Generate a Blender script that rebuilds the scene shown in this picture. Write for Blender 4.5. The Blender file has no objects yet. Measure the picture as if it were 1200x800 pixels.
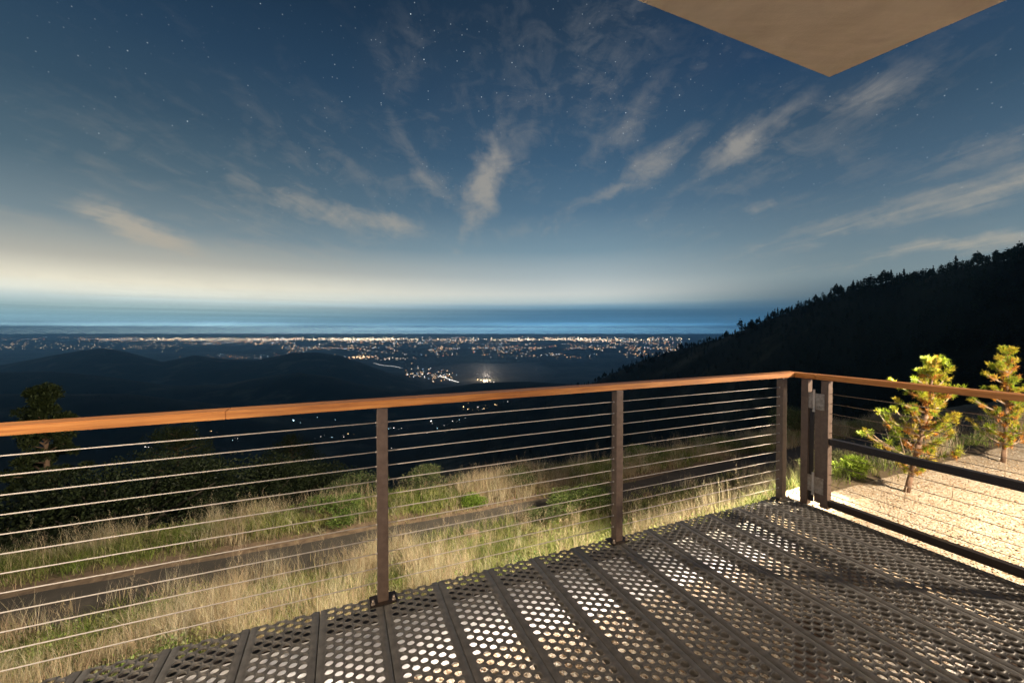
import bpy, bmesh, math, random
import numpy as np
from mathutils import Vector, Matrix, noise as mnoise

random.seed(7); RNG = np.random.default_rng(11)
S = bpy.context.scene
COL = S.collection
F = 470.0; HY = 384.0; CH = 1.454; HAZE_D = 7.0e-5; HAZE_Y = 41000          # focal length (px of a 1200 wide frame), horizon row, eye height
ANG = math.radians(23.04)
CA, SA = math.cos(ANG), math.sin(ANG)
def ab(a, b, z=0.0):                        # deck frame (a along the long rail, b outwards) -> world
    return (a*CA - b*SA, a*SA + b*CA, z)
def to_ab(X, Y): return X*CA + Y*SA, -X*SA + Y*CA

# ------------------------------------------------------------------ objects
def tag(o, label=None, cat=None, group=None, kind=None):
    if label: o['label'] = label
    if cat: o['category'] = cat
    if group: o['group'] = group
    if kind: o['kind'] = kind
    return o
def empty(name, loc=(0, 0, 0), rz=0.0):
    o = bpy.data.objects.new(name, None); COL.objects.link(o)
    o.location = loc; o.rotation_euler = (0, 0, rz); o.empty_display_size = .1
    return o
def copy_tree(o, parent=None):
    c = o.copy(); COL.objects.link(c)
    if parent: c.parent = parent
    for ch in o.children: copy_tree(ch, c)
    return c
def nmesh(name, V, Fs, mats, parent=None, mi=None, colors=None, smooth=False):
    """V (n,3); Fs (m,k) equal sized faces, or a list of such arrays"""
    V = np.asarray(V, np.float32).reshape(-1, 3)
    if not isinstance(Fs, (list, tuple)): Fs = [Fs]
    Fs = [np.asarray(f, np.int32) for f in Fs if len(f)]
    me = bpy.data.meshes.new(name)
    me.vertices.add(len(V)); me.vertices.foreach_set('co', V.ravel())
    loops = np.concatenate([f.ravel() for f in Fs]); tot = np.concatenate([np.full(len(f), f.shape[1], np.int32) for f in Fs])
    st = np.concatenate([[0], np.cumsum(tot)[:-1]]).astype(np.int32)
    me.loops.add(len(loops)); me.loops.foreach_set('vertex_index', loops)
    me.polygons.add(len(tot)); me.polygons.foreach_set('loop_start', st); me.polygons.foreach_set('loop_total', tot)
    if mi is not None: me.polygons.foreach_set('material_index', np.asarray(mi, np.int32))
    if smooth: me.polygons.foreach_set('use_smooth', np.ones(len(tot), bool))
    me.update(calc_edges=True)
    if colors is not None:
        ca = me.color_attributes.new('tint', 'FLOAT_COLOR', 'POINT')
        c = np.ones((len(V), 4), np.float32); c[:, :3] = colors
        ca.data.foreach_set('color', c.ravel())
    for m in (mats if isinstance(mats, (list, tuple)) else [mats]): me.materials.append(m)
    o = bpy.data.objects.new(name, me); COL.objects.link(o)
    if parent: o.parent = parent
    return o
class MB:
    def __init__(s): s.bm = bmesh.new()
    def box(s, x0, x1, y0, y1, z0, z1, bev=0.0, M=None):
        b = bmesh.new()
        bmesh.ops.create_cube(b, size=1)
        bmesh.ops.scale(b, vec=(x1-x0, y1-y0, z1-z0), verts=b.verts)
        bmesh.ops.translate(b, vec=((x0+x1)/2, (y0+y1)/2, (z0+z1)/2), verts=b.verts)
        if bev: bmesh.ops.bevel(b, geom=list(b.edges), offset=bev, segments=2, affect='EDGES', profile=.6)
        s.merge(b, M); return s
    def merge(s, b, M=None):
        if M is not None: bmesh.ops.transform(b, matrix=M, verts=b.verts)
        me = bpy.data.meshes.new('tmp'); b.to_mesh(me); b.free(); s.bm.from_mesh(me); bpy.data.meshes.remove(me)
    def tube(s, p0, p1, r0, r1=None, n=10, caps=True):
        r1 = r0 if r1 is None else r1
        p0, p1 = Vector(p0), Vector(p1); d = p1-p0
        if d.length < 1e-6: return s
        b = bmesh.new()
        bmesh.ops.create_cone(b, cap_ends=caps, segments=n, radius1=r0, radius2=r1, depth=d.length)
        M = Matrix.Translation((p0+p1)/2) @ d.to_track_quat('Z', 'Y').to_matrix().to_4x4()
        for f in b.faces: f.smooth = len(f.verts) == 4
        s.merge(b, M); return s
    def path(s, pts, radii, n=7):
        for i in range(len(pts)-1): s.tube(pts[i], pts[i+1], radii[i], radii[i+1], n)
        return s
    def build(s, name, mat, parent=None):
        me = bpy.data.meshes.new(name); s.bm.to_mesh(me); s.bm.free()
        for m in (mat if isinstance(mat, (list, tuple)) else [mat]): me.materials.append(m)
        o = bpy.data.objects.new(name, me); COL.objects.link(o)
        if parent: o.parent = parent
        return o

# ------------------------------------------------------------------ materials
def mat_new(name):
    m = bpy.data.materials.new(name); m.use_nodes = True
    nt = m.node_tree; nt.nodes.clear()
    out = nt.nodes.new('ShaderNodeOutputMaterial'); b = nt.nodes.new('ShaderNodeBsdfPrincipled')
    nt.links.new(b.outputs[0], out.inputs[0])
    return m, nt, b
def ramp(nt, fac, stops, interp='LINEAR'):
    r = nt.nodes.new('ShaderNodeValToRGB'); r.color_ramp.interpolation = interp
    e = r.color_ramp.elements
    while len(e) > 1: e.remove(e[-1])
    e[0].position = stops[0][0]; e[0].color = (*stops[0][1], 1)
    for p, c in stops[1:]:
        x = e.new(p); x.color = (*c, 1)
    if fac is not None: nt.links.new(fac, r.inputs[0])
    return r
def noise_n(nt, vec, scale, detail=4, rough=.55, dist=0.0):
    n = nt.nodes.new('ShaderNodeTexNoise'); n.inputs['Scale'].default_value = scale
    n.inputs['Detail'].default_value = detail; n.inputs['Roughness'].default_value = rough; n.inputs['Distortion'].default_value = dist
    if vec is not None: nt.links.new(vec, n.inputs['Vector'])
    return n
def mapping(nt, vec, scale=(1, 1, 1), rot=(0, 0, 0), loc=(0, 0, 0), typ='POINT'):
    m = nt.nodes.new('ShaderNodeMapping'); m.vector_type = typ
    m.inputs['Scale'].default_value = scale; m.inputs['Rotation'].default_value = rot; m.inputs['Location'].default_value = loc
    nt.links.new(vec, m.inputs['Vector']); return m
def bump(nt, b, height, strength, dist=.01):
    n = nt.nodes.new('ShaderNodeBump'); n.inputs['Strength'].default_value = strength; n.inputs['Distance'].default_value = dist
    nt.links.new(height, n.inputs['Height']); nt.links.new(n.outputs[0], b.inputs['Normal'])
def simple(name, c0, c1, scale=8, rough=.6, metal=0.0, stretch=(1, 1, 1), bmp=.0, bdist=.004, detail=5, coord='Object', lo=.3, hi=.7, spec=.5):
    m, nt, b = mat_new(name)
    tc = nt.nodes.new('ShaderNodeTexCoord')
    mp = mapping(nt, tc.outputs[coord], stretch)
    n = noise_n(nt, mp.outputs[0], scale, detail)
    r = ramp(nt, n.outputs['Fac'], [(lo, c0), (hi, c1)])
    nt.links.new(r.outputs[0], b.inputs['Base Color'])
    b.inputs['Roughness'].default_value = rough; b.inputs['Metallic'].default_value = metal
    b.inputs['Specular IOR Level'].default_value = spec
    if bmp: bump(nt, b, n.outputs['Fac'], bmp, bdist)
    return m
def tint_mat(name, rough=.7, transl=.0, var=.0):
    m, nt, b = mat_new(name)
    a = nt.nodes.new('ShaderNodeAttribute'); a.attribute_name = 'tint'
    nt.links.new(a.outputs['Color'], b.inputs['Base Color'])
    b.inputs['Roughness'].default_value = rough; b.inputs['Specular IOR Level'].default_value = .25
    if transl:
        t = nt.nodes.new('ShaderNodeBsdfTranslucent'); mx = nt.nodes.new('ShaderNodeMixShader'); mx.inputs[0].default_value = transl
        nt.links.new(a.outputs['Color'], t.inputs['Color'])
        nt.links.new(b.outputs[0], mx.inputs[1]); nt.links.new(t.outputs[0], mx.inputs[2])
        nt.links.new(mx.outputs[0], nt.nodes['Material Output'].inputs[0])
    return m

def wood_mat():
    m, nt, b = mat_new('oiled_wood')
    tc = nt.nodes.new('ShaderNodeTexCoord')
    mp = mapping(nt, tc.outputs['Object'], (2.2, 60, 60))
    n = noise_n(nt, mp.outputs[0], 1.6, 7, .62, .6)
    mp2 = mapping(nt, tc.outputs['Object'], (.9, 5, 5)); n2 = noise_n(nt, mp2.outputs[0], 2.5, 3)
    r = ramp(nt, n.outputs['Fac'], [(.25, (.24, .080, .016)), (.5, (.49, .200, .042)), (.72, (.60, .29, .085))])
    r2 = ramp(nt, n2.outputs['Fac'], [(.3, (.62, .55, .48)), (.7, (1.05, 1.0, 1.0))])
    mx = nt.nodes.new('ShaderNodeMix'); mx.data_type = 'RGBA'; mx.blend_type = 'MULTIPLY'; mx.inputs[0].default_value = 1
    nt.links.new(r.outputs[0], mx.inputs[6]); nt.links.new(r2.outputs[0], mx.inputs[7]); nt.links.new(mx.outputs[2], b.inputs['Base Color'])
    b.inputs['Roughness'].default_value = .5
    bump(nt, b, n.outputs['Fac'], .35, .002)
    return m
WOOD = wood_mat()
BRONZE = simple('bronze_painted_steel', (.100, .066, .050), (.145, .100, .077), 30, .5, .25, bmp=.05, bdist=.001)
DARKST = simple('dark_brown_steel', (.022, .015, .012), (.035, .024, .018), 25, .38, .3, bmp=.04, bdist=.001)
GRATE = simple('galvanised_dark_grating', (.110, .104, .100), (.190, .180, .172), 22, .48, .45, bmp=.15, bdist=.001)
CABLE = simple('stainless_cable', (.40, .35, .32), (.48, .43, .40), 60, .75, .0)
GCABLE = simple('dark_gate_cable', (.16, .12, .09), (.22, .17, .13), 60, .6, .3)  # gate cables, a darker tone than the railing cables
STAIN = simple('stainless_plate', (.22, .17, .13), (.42, .35, .29), 45, .42, .6, bmp=.2, bdist=.001)
CONC = simple('pale_concrete', (.50, .47, .45), (.66, .63, .60), 9, .85, bmp=.3)
STUCCO = simple('tan_stucco', (.27, .20, .145), (.36, .275, .205), 3.2, .9, bmp=.0)
def stucco():
    m, nt, b = mat_new('sand_stucco')
    tc = nt.nodes.new('ShaderNodeTexCoord')
    n = noise_n(nt, tc.outputs['Object'], 3.0, 6, .6, .8); f = noise_n(nt, tc.outputs['Object'], 120, 3, .6)
    mp = mapping(nt, tc.outputs['Object'], (3, 22, 1), (0, 0, .6)); n3 = noise_n(nt, mp.outputs[0], 1.2, 5, .6)
    ad = nt.nodes.new('ShaderNodeMath'); ad.operation = 'MULTIPLY_ADD'; ad.inputs[1].default_value = .4
    nt.links.new(n3.outputs[0], ad.inputs[0]); nt.links.new(n.outputs[0], ad.inputs[2])
    r = ramp(nt, ad.outputs[0], [(.45, (.46, .39, .32)), (.95, (.64, .56, .47))])
    nt.links.new(r.outputs[0], b.inputs['Base Color']); b.inputs['Roughness'].default_value = .92
    bump(nt, b, f.outputs['Fac'], .5, .006)
    return m
STUCCO = stucco()

def gravel_mat():
    m, nt, b = mat_new('decomposed_granite')
    tc = nt.nodes.new('ShaderNodeTexCoord')
    v = nt.nodes.new('ShaderNodeTexVoronoi'); v.inputs['Scale'].default_value = 62; v.inputs['Randomness'].default_value = 1
    nt.links.new(tc.outputs['Object'], v.inputs['Vector'])
    sx = nt.nodes.new('ShaderNodeSeparateColor'); nt.links.new(v.outputs['Color'], sx.inputs[0])
    r = ramp(nt, sx.outputs[0], [(0, (.22, .14, .08)), (.10, (.44, .33, .22)), (.4, (.58, .48, .36)), (.8, (.68, .60, .49)), (1, (.76, .71, .63))])
    n = noise_n(nt, tc.outputs['Object'], 2.2, 5, .6)
    r2 = ramp(nt, n.outputs[0], [(.3, (.70, .65, .58)), (.7, (1.05, 1.03, 1.0))])
    mx = nt.nodes.new('ShaderNodeMix'); mx.data_type = 'RGBA'; mx.blend_type = 'MULTIPLY'; mx.inputs[0].default_value = 1
    nt.links.new(r.outputs[0], mx.inputs[6]); nt.links.new(r2.outputs[0], mx.inputs[7]); nt.links.new(mx.outputs[2], b.inputs['Base Color'])
    b.inputs['Roughness'].default_value = .9
    iv = nt.nodes.new('ShaderNodeMath'); iv.operation = 'SUBTRACT'; iv.inputs[0].default_value = 1; nt.links.new(v.outputs['Distance'], iv.inputs[1])
    bump(nt, b, iv.outputs[0], .9, .012)
    return m
GRAVEL = gravel_mat()
SOIL = simple('slope_soil', (.075, .055, .030), (.17, .125, .070), 3.5, .95, bmp=.8, bdist=.04, detail=8)
def road_mat():
    m, nt, b = mat_new('worn_asphalt')
    tc = nt.nodes.new('ShaderNodeTexCoord')
    n = noise_n(nt, tc.outputs['Object'], 1.4, 6, .65); f = noise_n(nt, tc.outputs['Object'], 60, 4, .7)
    ad = nt.nodes.new('ShaderNodeMath'); ad.operation = 'MULTIPLY_ADD'; ad.inputs[1].default_value = .35
    nt.links.new(f.outputs[0], ad.inputs[0]); nt.links.new(n.outputs[0], ad.inputs[2])
    r = ramp(nt, ad.outputs[0], [(.45, (.040, .033, .028)), (.75, (.070, .058, .048)), (.95, (.12, .095, .072))])
    nt.links.new(r.outputs[0], b.inputs['Base Color']); b.inputs['Roughness'].default_value = .85
    bump(nt, b, f.outputs[0], .5, .01); return m
ROAD = road_mat()
SHOULDER = simple('dirt_shoulder', (.11, .072, .048), (.24, .165, .11), 7, .95, bmp=.9, bdist=.03, detail=8)
BARK = simple('pine_bark', (.13, .075, .045), (.24, .15, .10), 26, .9, bmp=.6, bdist=.006)
DBARK = simple('oak_bark', (.018, .014, .010), (.035, .028, .020), 26, .9, bmp=.5, bdist=.006)
TWIG = simple('pale_twig', (.30, .22, .15), (.45, .35, .25), 30, .8)
BLADE = tint_mat('grass_blade', .75, .25)
NEEDLE = tint_mat('pine_needle', .55, .15)
LEAF = tint_mat('shrub_leaf', .6, .2)
FARLEAF = tint_mat('forest_foliage', .8)
def hill_mat():
    m, nt, b = mat_new('valley_and_chaparral')
    tc = nt.nodes.new('ShaderNodeTexCoord'); g = nt.nodes.new('ShaderNodeNewGeometry')
    sp = nt.nodes.new('ShaderNodeSeparateXYZ'); nt.links.new(g.outputs['Position'], sp.inputs[0])
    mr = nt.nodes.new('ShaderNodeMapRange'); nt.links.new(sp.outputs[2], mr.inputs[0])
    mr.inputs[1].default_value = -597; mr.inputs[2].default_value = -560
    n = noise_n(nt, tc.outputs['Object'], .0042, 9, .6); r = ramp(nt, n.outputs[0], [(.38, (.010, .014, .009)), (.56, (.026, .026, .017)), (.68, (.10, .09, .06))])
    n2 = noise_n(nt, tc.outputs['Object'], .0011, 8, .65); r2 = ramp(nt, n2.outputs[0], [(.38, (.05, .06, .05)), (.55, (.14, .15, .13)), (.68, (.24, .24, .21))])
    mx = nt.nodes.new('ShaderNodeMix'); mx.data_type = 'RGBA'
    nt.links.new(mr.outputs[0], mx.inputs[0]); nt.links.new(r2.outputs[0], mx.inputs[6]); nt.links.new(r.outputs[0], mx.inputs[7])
    nt.links.new(mx.outputs[2], b.inputs['Base Color']); b.inputs['Roughness'].default_value = .95; b.inputs['Specular IOR Level'].default_value = .1
    return m
HILL = hill_mat()
HILL_OLD = simple('chaparral_hillside', (.008, .011, .007), (.034, .031, .019), .012, .95, detail=9, lo=.35, hi=.68)

# ------------------------------------------------------------------ world (night sky with the glow of the coast)
def px_dir(x, y):
    az = math.atan((x-600)/F); el = math.atan((HY-y)/F*math.cos(az)); return az, el
def srgb(r, g, b):
    f = lambda c: ((c/255+.055)/1.055)**2.4 if c > 10 else c/255/12.92
    return (f(r), f(g), f(b))
def world():
    w = bpy.data.worlds.new('World'); S.world = w; w.use_nodes = True
    nt = w.node_tree; nt.nodes.clear()
    L = nt.links.new
    def N(t): return nt.nodes.new(t)
    def M(op, a, b=None, c=None, clamp=False):
        n = N('ShaderNodeMath'); n.operation = op; n.use_clamp = clamp
        for i, v in enumerate((a, b, c)):
            if v is None: continue
            if isinstance(v, (int, float)): n.inputs[i].default_value = v
            else: L(v, n.inputs[i])
        return n.outputs[0]
    def MIX(f, a, b, bt='MIX'):
        n = N('ShaderNodeMix'); n.data_type = 'RGBA'; n.blend_type = bt
        for k, v in ((0, f), (6, a), (7, b)):
            if isinstance(v, (int, float)): n.inputs[k].default_value = v
            elif isinstance(v, tuple): n.inputs[k].default_value = (*v, 1)
            else: L(v, n.inputs[k])
        return n.outputs[2]
    tc = N('ShaderNodeTexCoord'); D = tc.outputs['Generated']
    sp = N('ShaderNodeSeparateXYZ'); L(D, sp.inputs[0]); X, Y, Z = sp.outputs
    az = M('ARCTAN2', X, Y); el = M('ARCSINE', Z)
    cv = N('ShaderNodeCombineXYZ'); L(az, cv.inputs[0]); L(el, cv.inputs[1]); AE = cv.outputs[0]
    # base gradient by elevation
    rows = [(800, (20, 40, 60)), (400, (60, 100, 130)), (393, (120, 156, 172)), (389, (80, 128, 156)), (385, (108, 152, 174)), (381, (76, 124, 154)), (374, (70, 112, 142)), (365, (76, 116, 142)),
            (359, (120, 156, 176)), (354, (176, 192, 194)), (345, (200, 206, 202)), (325, (166, 180, 184)), (295, (120, 147, 162)), (250, (84, 116, 140)),
            (190, (58, 91, 119)), (120, (43, 72, 99)), (40, (32, 56, 79)), (-150, (18, 36, 58)), (-1500, (12, 26, 44))]
    def pos(y): return (math.atan((HY-y)/F) + .1)/1.5
    def stops(rows):
        ys = sorted(set([r[0] for r in rows] + [391, 387, 383, 381.5, 379.5, 377, 370]), reverse=True); out = []
        xs = [-r[0] for r in rows]
        for y in ys:
            c = [float(np.interp(-y, xs, [r[1][i] for r in rows])) for i in range(3)]
            dy = max(HY-y, .01); tau = HAZE_D*min(HAZE_Y, 128*F/dy) if y > 250 else 0
            k = 1+.93*(math.exp(tau)-1); out.append((max(0, pos(y)), tuple(v*k for v in srgb(*c))))
        return out
    # slight tilt and wobble of the cloud deck edge with azimuth
    wob = N('ShaderNodeTexNoise'); wob.inputs['Scale'].default_value = 2.2; wob.inputs['Detail'].default_value = 3
    mpw = mapping(nt, AE, (1.2, 7, 1)); L(mpw.outputs[0], wob.inputs['Vector'])
    elw = M('MULTIPLY_ADD', M('SUBTRACT', wob.outputs[0], .5), .012, el)
    f = M('DIVIDE', M('ADD', elw, .1), 1.5, clamp=True)
    st = stops(rows)
    base = ramp(nt, f, st).outputs[0]
    # left: stronger, yellower glow over the city
    wrows = [(800, (20, 40, 60)), (400, (90, 120, 140)), (394, (205, 210, 195)), (390, (150, 178, 184)), (386, (168, 196, 198)), (381, (128, 164, 178)), (374, (122, 158, 170)), (366, (150, 176, 178)),
             (360, (190, 206, 204)), (354, (228, 230, 216)), (345, (234, 228, 206)), (325, (178, 177, 166)), (295, (118, 136, 144)), (250, (80, 105, 120)),
             (190, (54, 80, 100)), (120, (38, 64, 88)), (40, (27, 50, 73)), (-150, (16, 33, 54)), (-1500, (10, 22, 38))]
    warm = ramp(nt, f, stops(wrows)).outputs[0]
    a0 = math.atan(100/F); a1 = math.atan(-520/F)
    wf = N('ShaderNodeMapRange'); wf.interpolation_type = 'SMOOTHSTEP'; L(az, wf.inputs[0])
    wf.inputs[1].default_value = a0; wf.inputs[2].default_value = a1; wf.inputs[3].default_value = 0; wf.inputs[4].default_value = 1
    col = MIX(wf.outputs[0], base, warm)
    # right side slightly dimmer near the mountain
    drows = [(800, (20, 40, 60)), (393, (80, 120, 150)), (380, (52, 98, 132)), (368, (56, 92, 118)), (355, (86, 108, 120)), (335, (122, 140, 146)), (300, (104, 127, 140)), (250, (74, 102, 124)),
             (190, (50, 78, 102)), (120, (34, 62, 92)), (40, (24, 48, 78)), (-150, (16, 33, 54)), (-1500, (10, 22, 38))]
    dimc = ramp(nt, f, stops(drows)).outputs[0]
    df = N('ShaderNodeMapRange'); df.interpolation_type = 'SMOOTHSTEP'; L(az, df.inputs[0])
    df.inputs[1].default_value = math.atan(70/F); df.inputs[2].default_value = math.atan(420/F); df.inputs[3].default_value = 0; df.inputs[4].default_value = 1
    col = MIX(df.outputs[0], col, dimc)
    # thin horizontal streaks just over the horizon
    sn = noise_n(nt, mapping(nt, AE, (1.1, 130, 1)).outputs[0], 1.0, 4, .6)
    band = N('ShaderNodeMapRange'); band.interpolation_type = 'SMOOTHSTEP'; L(el, band.inputs[0])
    band.inputs[1].default_value = .09; band.inputs[2].default_value = .0; band.inputs[3].default_value = 0; band.inputs[4].default_value = 1
    stf = M('MULTIPLY', M('MULTIPLY', M('SUBTRACT', sn.outputs[0], .5), 1.1), band.outputs[0])
    mul = M('ADD', 1.0, stf)
    mc = N('ShaderNodeVectorMath'); mc.operation = 'SCALE'; L(col, mc.inputs[0]); L(mul, mc.inputs['Scale']); col = mc.outputs[0]
    # cirrus: noise on a high plane (it streams towards one point of the horizon) inside hand placed patches
    zz = M('MAXIMUM', Z, .03)
    qv = N('ShaderNodeCombineXYZ'); L(M('DIVIDE', X, zz), qv.inputs[0]); L(M('DIVIDE', Y, zz), qv.inputs[1])
    q1 = noise_n(nt, mapping(nt, qv.outputs[0], (2.6, .62, 1), (0, 0, math.radians(4))).outputs[0], 1.5, 9, .62, .55)
    q2 = noise_n(nt, mapping(nt, AE, (1, 1.7, 1)).outputs[0], 11.0, 8, .62, 1.0)
    q3 = noise_n(nt, mapping(nt, AE, (1, 1.2, 1)).outputs[0], 2.6, 3, .5)
    q4 = noise_n(nt, mapping(nt, AE, (1, 2.2, 1), (0, 0, .5)).outputs[0], 24.0, 4, .6, .4)
    tex = M('ADD', M('ADD', M('MULTIPLY', q1.outputs[0], .44), M('MULTIPLY', q2.outputs[0], .42)), M('MULTIPLY', q4.outputs[0], .14))
    patches = [  # x, y, half length, half height (px), angle (deg, + rises to the right), weight
        (178, 270, 92, 17, -17, 1.3), (215, 292, 50, 10, -14, .8), (30, 252, 75, 10, -12, .45), (120, 250, 60, 12, -10, .4), (300, 215, 60, 20, -28, .5), (240, 240, 90, 24, -20, .35),
        (375, 248, 90, 24, -18, .75), (440, 262, 70, 18, -10, .8), (330, 290, 120, 18, -6, .3), (505, 215, 45, 22, -40, .6), (485, 175, 60, 20, -50, .4), (568, 212, 62, 30, 68, 1.05), (588, 180, 70, 24, 60, .5), (548, 265, 45, 13, 72, .6),
        (600, 175, 90, 38, 55, .38), (530, 110, 90, 26, 60, .28), (480, 80, 80, 40, 35, .3), (630, 130, 90, 36, 50, .42), (705, 60, 100, 70, 60, .52), (735, 145, 75, 26, 35, .55), (700, 130, 130, 60, 40, .24), (820, 90, 110, 30, 32, .3),
        (765, 192, 62, 22, 24, .78), (715, 222, 75, 11, 20, .66), (862, 176, 62, 24, 14, 1.0), (915, 150, 60, 22, 24, .62), (1010, 112, 66, 28, 12, .72), (960, 130, 80, 20, 20, .3),
        (880, 246, 34, 11, 8, .6), (640, 265, 80, 16, 10, .35), (1120, 180, 110, 20, 20, .42), (1180, 165, 100, 22, 22, .5), (1060, 245, 230, 18, 15, .75), (1150, 226, 150, 20, 14, .9), (940, 275, 120, 10, 12, .5),
        (1130, 288, 170, 10, 6, .85), (1200, 280, 120, 16, 7, .8), (1020, 305, 120, 8, 6, .3), (230, 330, 330, 22, 0, .25), (440, 215, 210, 80, -10, .28), (620, 110, 200, 110, 40, .26), (900, 190, 260, 80, 18, .26), (250, 235, 220, 60, -18, .28)]
    wn = noise_n(nt, AE, 5.5, 5, .6)
    ws = N('ShaderNodeVectorMath'); ws.operation = 'SUBTRACT'; L(wn.outputs['Color'], ws.inputs[0]); ws.inputs[1].default_value = (.5, .5, .5)
    wm = N('ShaderNodeVectorMath'); wm.operation = 'MULTIPLY'; L(ws.outputs[0], wm.inputs[0]); wm.inputs[1].default_value = (.17, .09, 0)
    wa = N('ShaderNodeVectorMath'); wa.operation = 'ADD'; L(AE, wa.inputs[0]); L(wm.outputs[0], wa.inputs[1]); AEW = wa.outputs[0]
    tot = None
    for (x, y, hl, hh, an, wgt) in patches:
        a, e = px_dir(x, y)
        k = math.cos(a)**2   # angular size of a pixel shrinks towards the frame's sides
        mp = mapping(nt, AEW, (hl/F*k*1.15, hh/F*k**.5*1.15, 1), (0, 0, math.radians(an)), (a, e, 0), 'TEXTURE')
        ln = N('ShaderNodeVectorMath'); ln.operation = 'LENGTH'; L(mp.outputs[0], ln.inputs[0])
        mr = N('ShaderNodeMapRange'); mr.interpolation_type = 'SMOOTHSTEP'; L(ln.outputs['Value'], mr.inputs[0])
        mr.inputs[1].default_value = 1.25; mr.inputs[2].default_value = 0.0; mr.inputs[3].default_value = 0; mr.inputs[4].default_value = wgt
        tot = mr.outputs[0] if tot is None else M('MAXIMUM', tot, mr.outputs[0])
    # other half of the sky gets a plain veil
    tot = M('ADD', tot, M('MULTIPLY', q3.outputs[0], .10))
    cf = M('MULTIPLY', tot, 1.0)
    t2 = M('MULTIPLY', M('SUBTRACT', M('ADD', tex, M('MULTIPLY', cf, .22)), .54), 4.6, clamp=True)
    cl = M('MULTIPLY', M('POWER', cf, .8), M('ADD', M('MULTIPLY', t2, .62), .06), clamp=True)
    ccol = ramp(nt, M('MULTIPLY', el, 1.4, clamp=True), [(0, srgb(190, 184, 168)), (.35, srgb(178, 170, 156)), (.9, srgb(140, 142, 145))]).outputs[0]
    col = MIX(cl, col, ccol)
    # stars
    def stars(scale, thr, gain, cut):
        v = N('ShaderNodeTexVoronoi'); v.inputs['Scale'].default_value = scale; L(D, v.inputs['Vector'])
        s = N('ShaderNodeSeparateColor'); L(v.outputs['Color'], s.inputs[0])
        d = M('SUBTRACT', 1.0, M('DIVIDE', v.outputs['Distance'], thr), clamp=True)
        on = M('MULTIPLY', M('SUBTRACT', s.outputs[0], cut, clamp=True), 1/(1-cut))
        return M('MULTIPLY', M('MULTIPLY', M('MULTIPLY', d, d), M('POWER', on, 2.2)), gain)
    sf = M('ADD', stars(62, .088, 3.0, .66), stars(125, .20, .9, .6))
    up = N('ShaderNodeMapRange'); L(el, up.inputs[0]); up.inputs[1].default_value = .14; up.inputs[2].default_value = .4; up.inputs[3].default_value = 0; up.inputs[4].default_value = 1
    sm = noise_n(nt, D, 2.6, 3, .6)
    smr = N('ShaderNodeMapRange'); L(sm.outputs[0], smr.inputs[0]); smr.inputs[1].default_value = .38; smr.inputs[2].default_value = .60; smr.inputs[3].default_value = .3; smr.inputs[4].default_value = 1.1
    sf = M('MULTIPLY', sf, smr.outputs[0])
    sf = M('MULTIPLY', M('MULTIPLY', sf, up.outputs[0]), M('SUBTRACT', 1.0, M('MULTIPLY', cl, .9)))
    sc = N('ShaderNodeVectorMath'); sc.operation = 'SCALE'; sc.inputs[0].default_value = (.85, .95, 1.0); L(sf, sc.inputs['Scale'])
    ad = N('ShaderNodeVectorMath'); ad.operation = 'ADD'; L(col, ad.inputs[0]); L(sc.outputs[0], ad.inputs[1])
    bg = N('ShaderNodeBackground'); bg.inputs['Strength'].default_value = 1.0; L(ad.outputs[0], bg.inputs['Color'])
    out = N('ShaderNodeOutputWorld'); L(bg.outputs[0], out.inputs[0])
    w.cycles.sampling_method = 'MANUAL'; w.cycles.sample_map_resolution = 512
world()

# ------------------------------------------------------------------ camera
cam = bpy.data.cameras.new('camera'); co = bpy.data.objects.new('camera', cam); COL.objects.link(co); S.camera = co
cam.sensor_width = 36; cam.lens = 36*F/1200; cam.clip_end = 200000; cam.clip_start = .05
PITCH = math.atan(8/F)
co.location = (0, 0, CH); co.rotation_euler = (math.pi/2 - PITCH, 0, 0)
cam.shift_y = -(400-HY-8)/1200.0
S.view_settings.view_transform = 'Standard'; S.view_settings.look = 'None'; S.view_settings.gamma = 1; S.view_settings.exposure = 0

# ------------------------------------------------------------------ near ground
def fbm(x, y, s=1.0, o=4):
    return mnoise.fractal(Vector((x*s, y*s, 3.7)), 1.0, 2.0, o)
def sstep(x, a, b):
    t = min(1, max(0, (x-a)/(b-a))); return t*t*(3-2*t)
GV = -.30                                     # level of the gravel yard
def ground(a, b):
    """height outside the yard"""
    r = sstep(a, 3.2, 4.6)                    # 0 left of the corner (behind the wall), 1 along the yard
    z0 = -1.0*(1-r) + (GV+.02)*r
    if b < 2.8: z = z0
    elif b < 8.0: z = z0 + (-3.0-z0)*(1-(1-(b-2.8)/5.2)**(1.25+.5*r))
    elif b < 10.5: z = -3.0 + .06*sstep(b, 9.4, 9.9)
    else: z = -2.94 - .36*(b-10.5) - .016*(b-10.5)**2
    k = sstep(b, 2.8, 4.2) * (1-sstep(b, 7.4, 8.0)) + sstep(b, 9.9, 10.9)
    z += k*(.16*fbm(a, b, .45) + .05*fbm(a, b, 1.7))
    return z
def grid(name, a0, a1, na, b0, b1, nb, zf, mat, kind='structure', bp=1.0):
    A = np.linspace(a0, a1, na); B = b0 + (b1-b0)*np.linspace(0, 1, nb)**bp
    V = []
    for b in B:
        for a in A: V.append(ab(a, b, zf(a, b)))
    i = np.arange(na-1)[None, :] + (np.arange(nb-1)*na)[:, None]; i = i.ravel()
    Fq = np.stack([i, i+1, i+1+na, i+na], 1)
    o = nmesh(name, V, Fq, mat, smooth=True); o['kind'] = kind
    return o
grid('hillside', -22, 48, 240, 2.56, 46, 150, ground, SOIL, bp=1.5)
def wav(a, s): return .16*fbm(a, s, .5)
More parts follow.
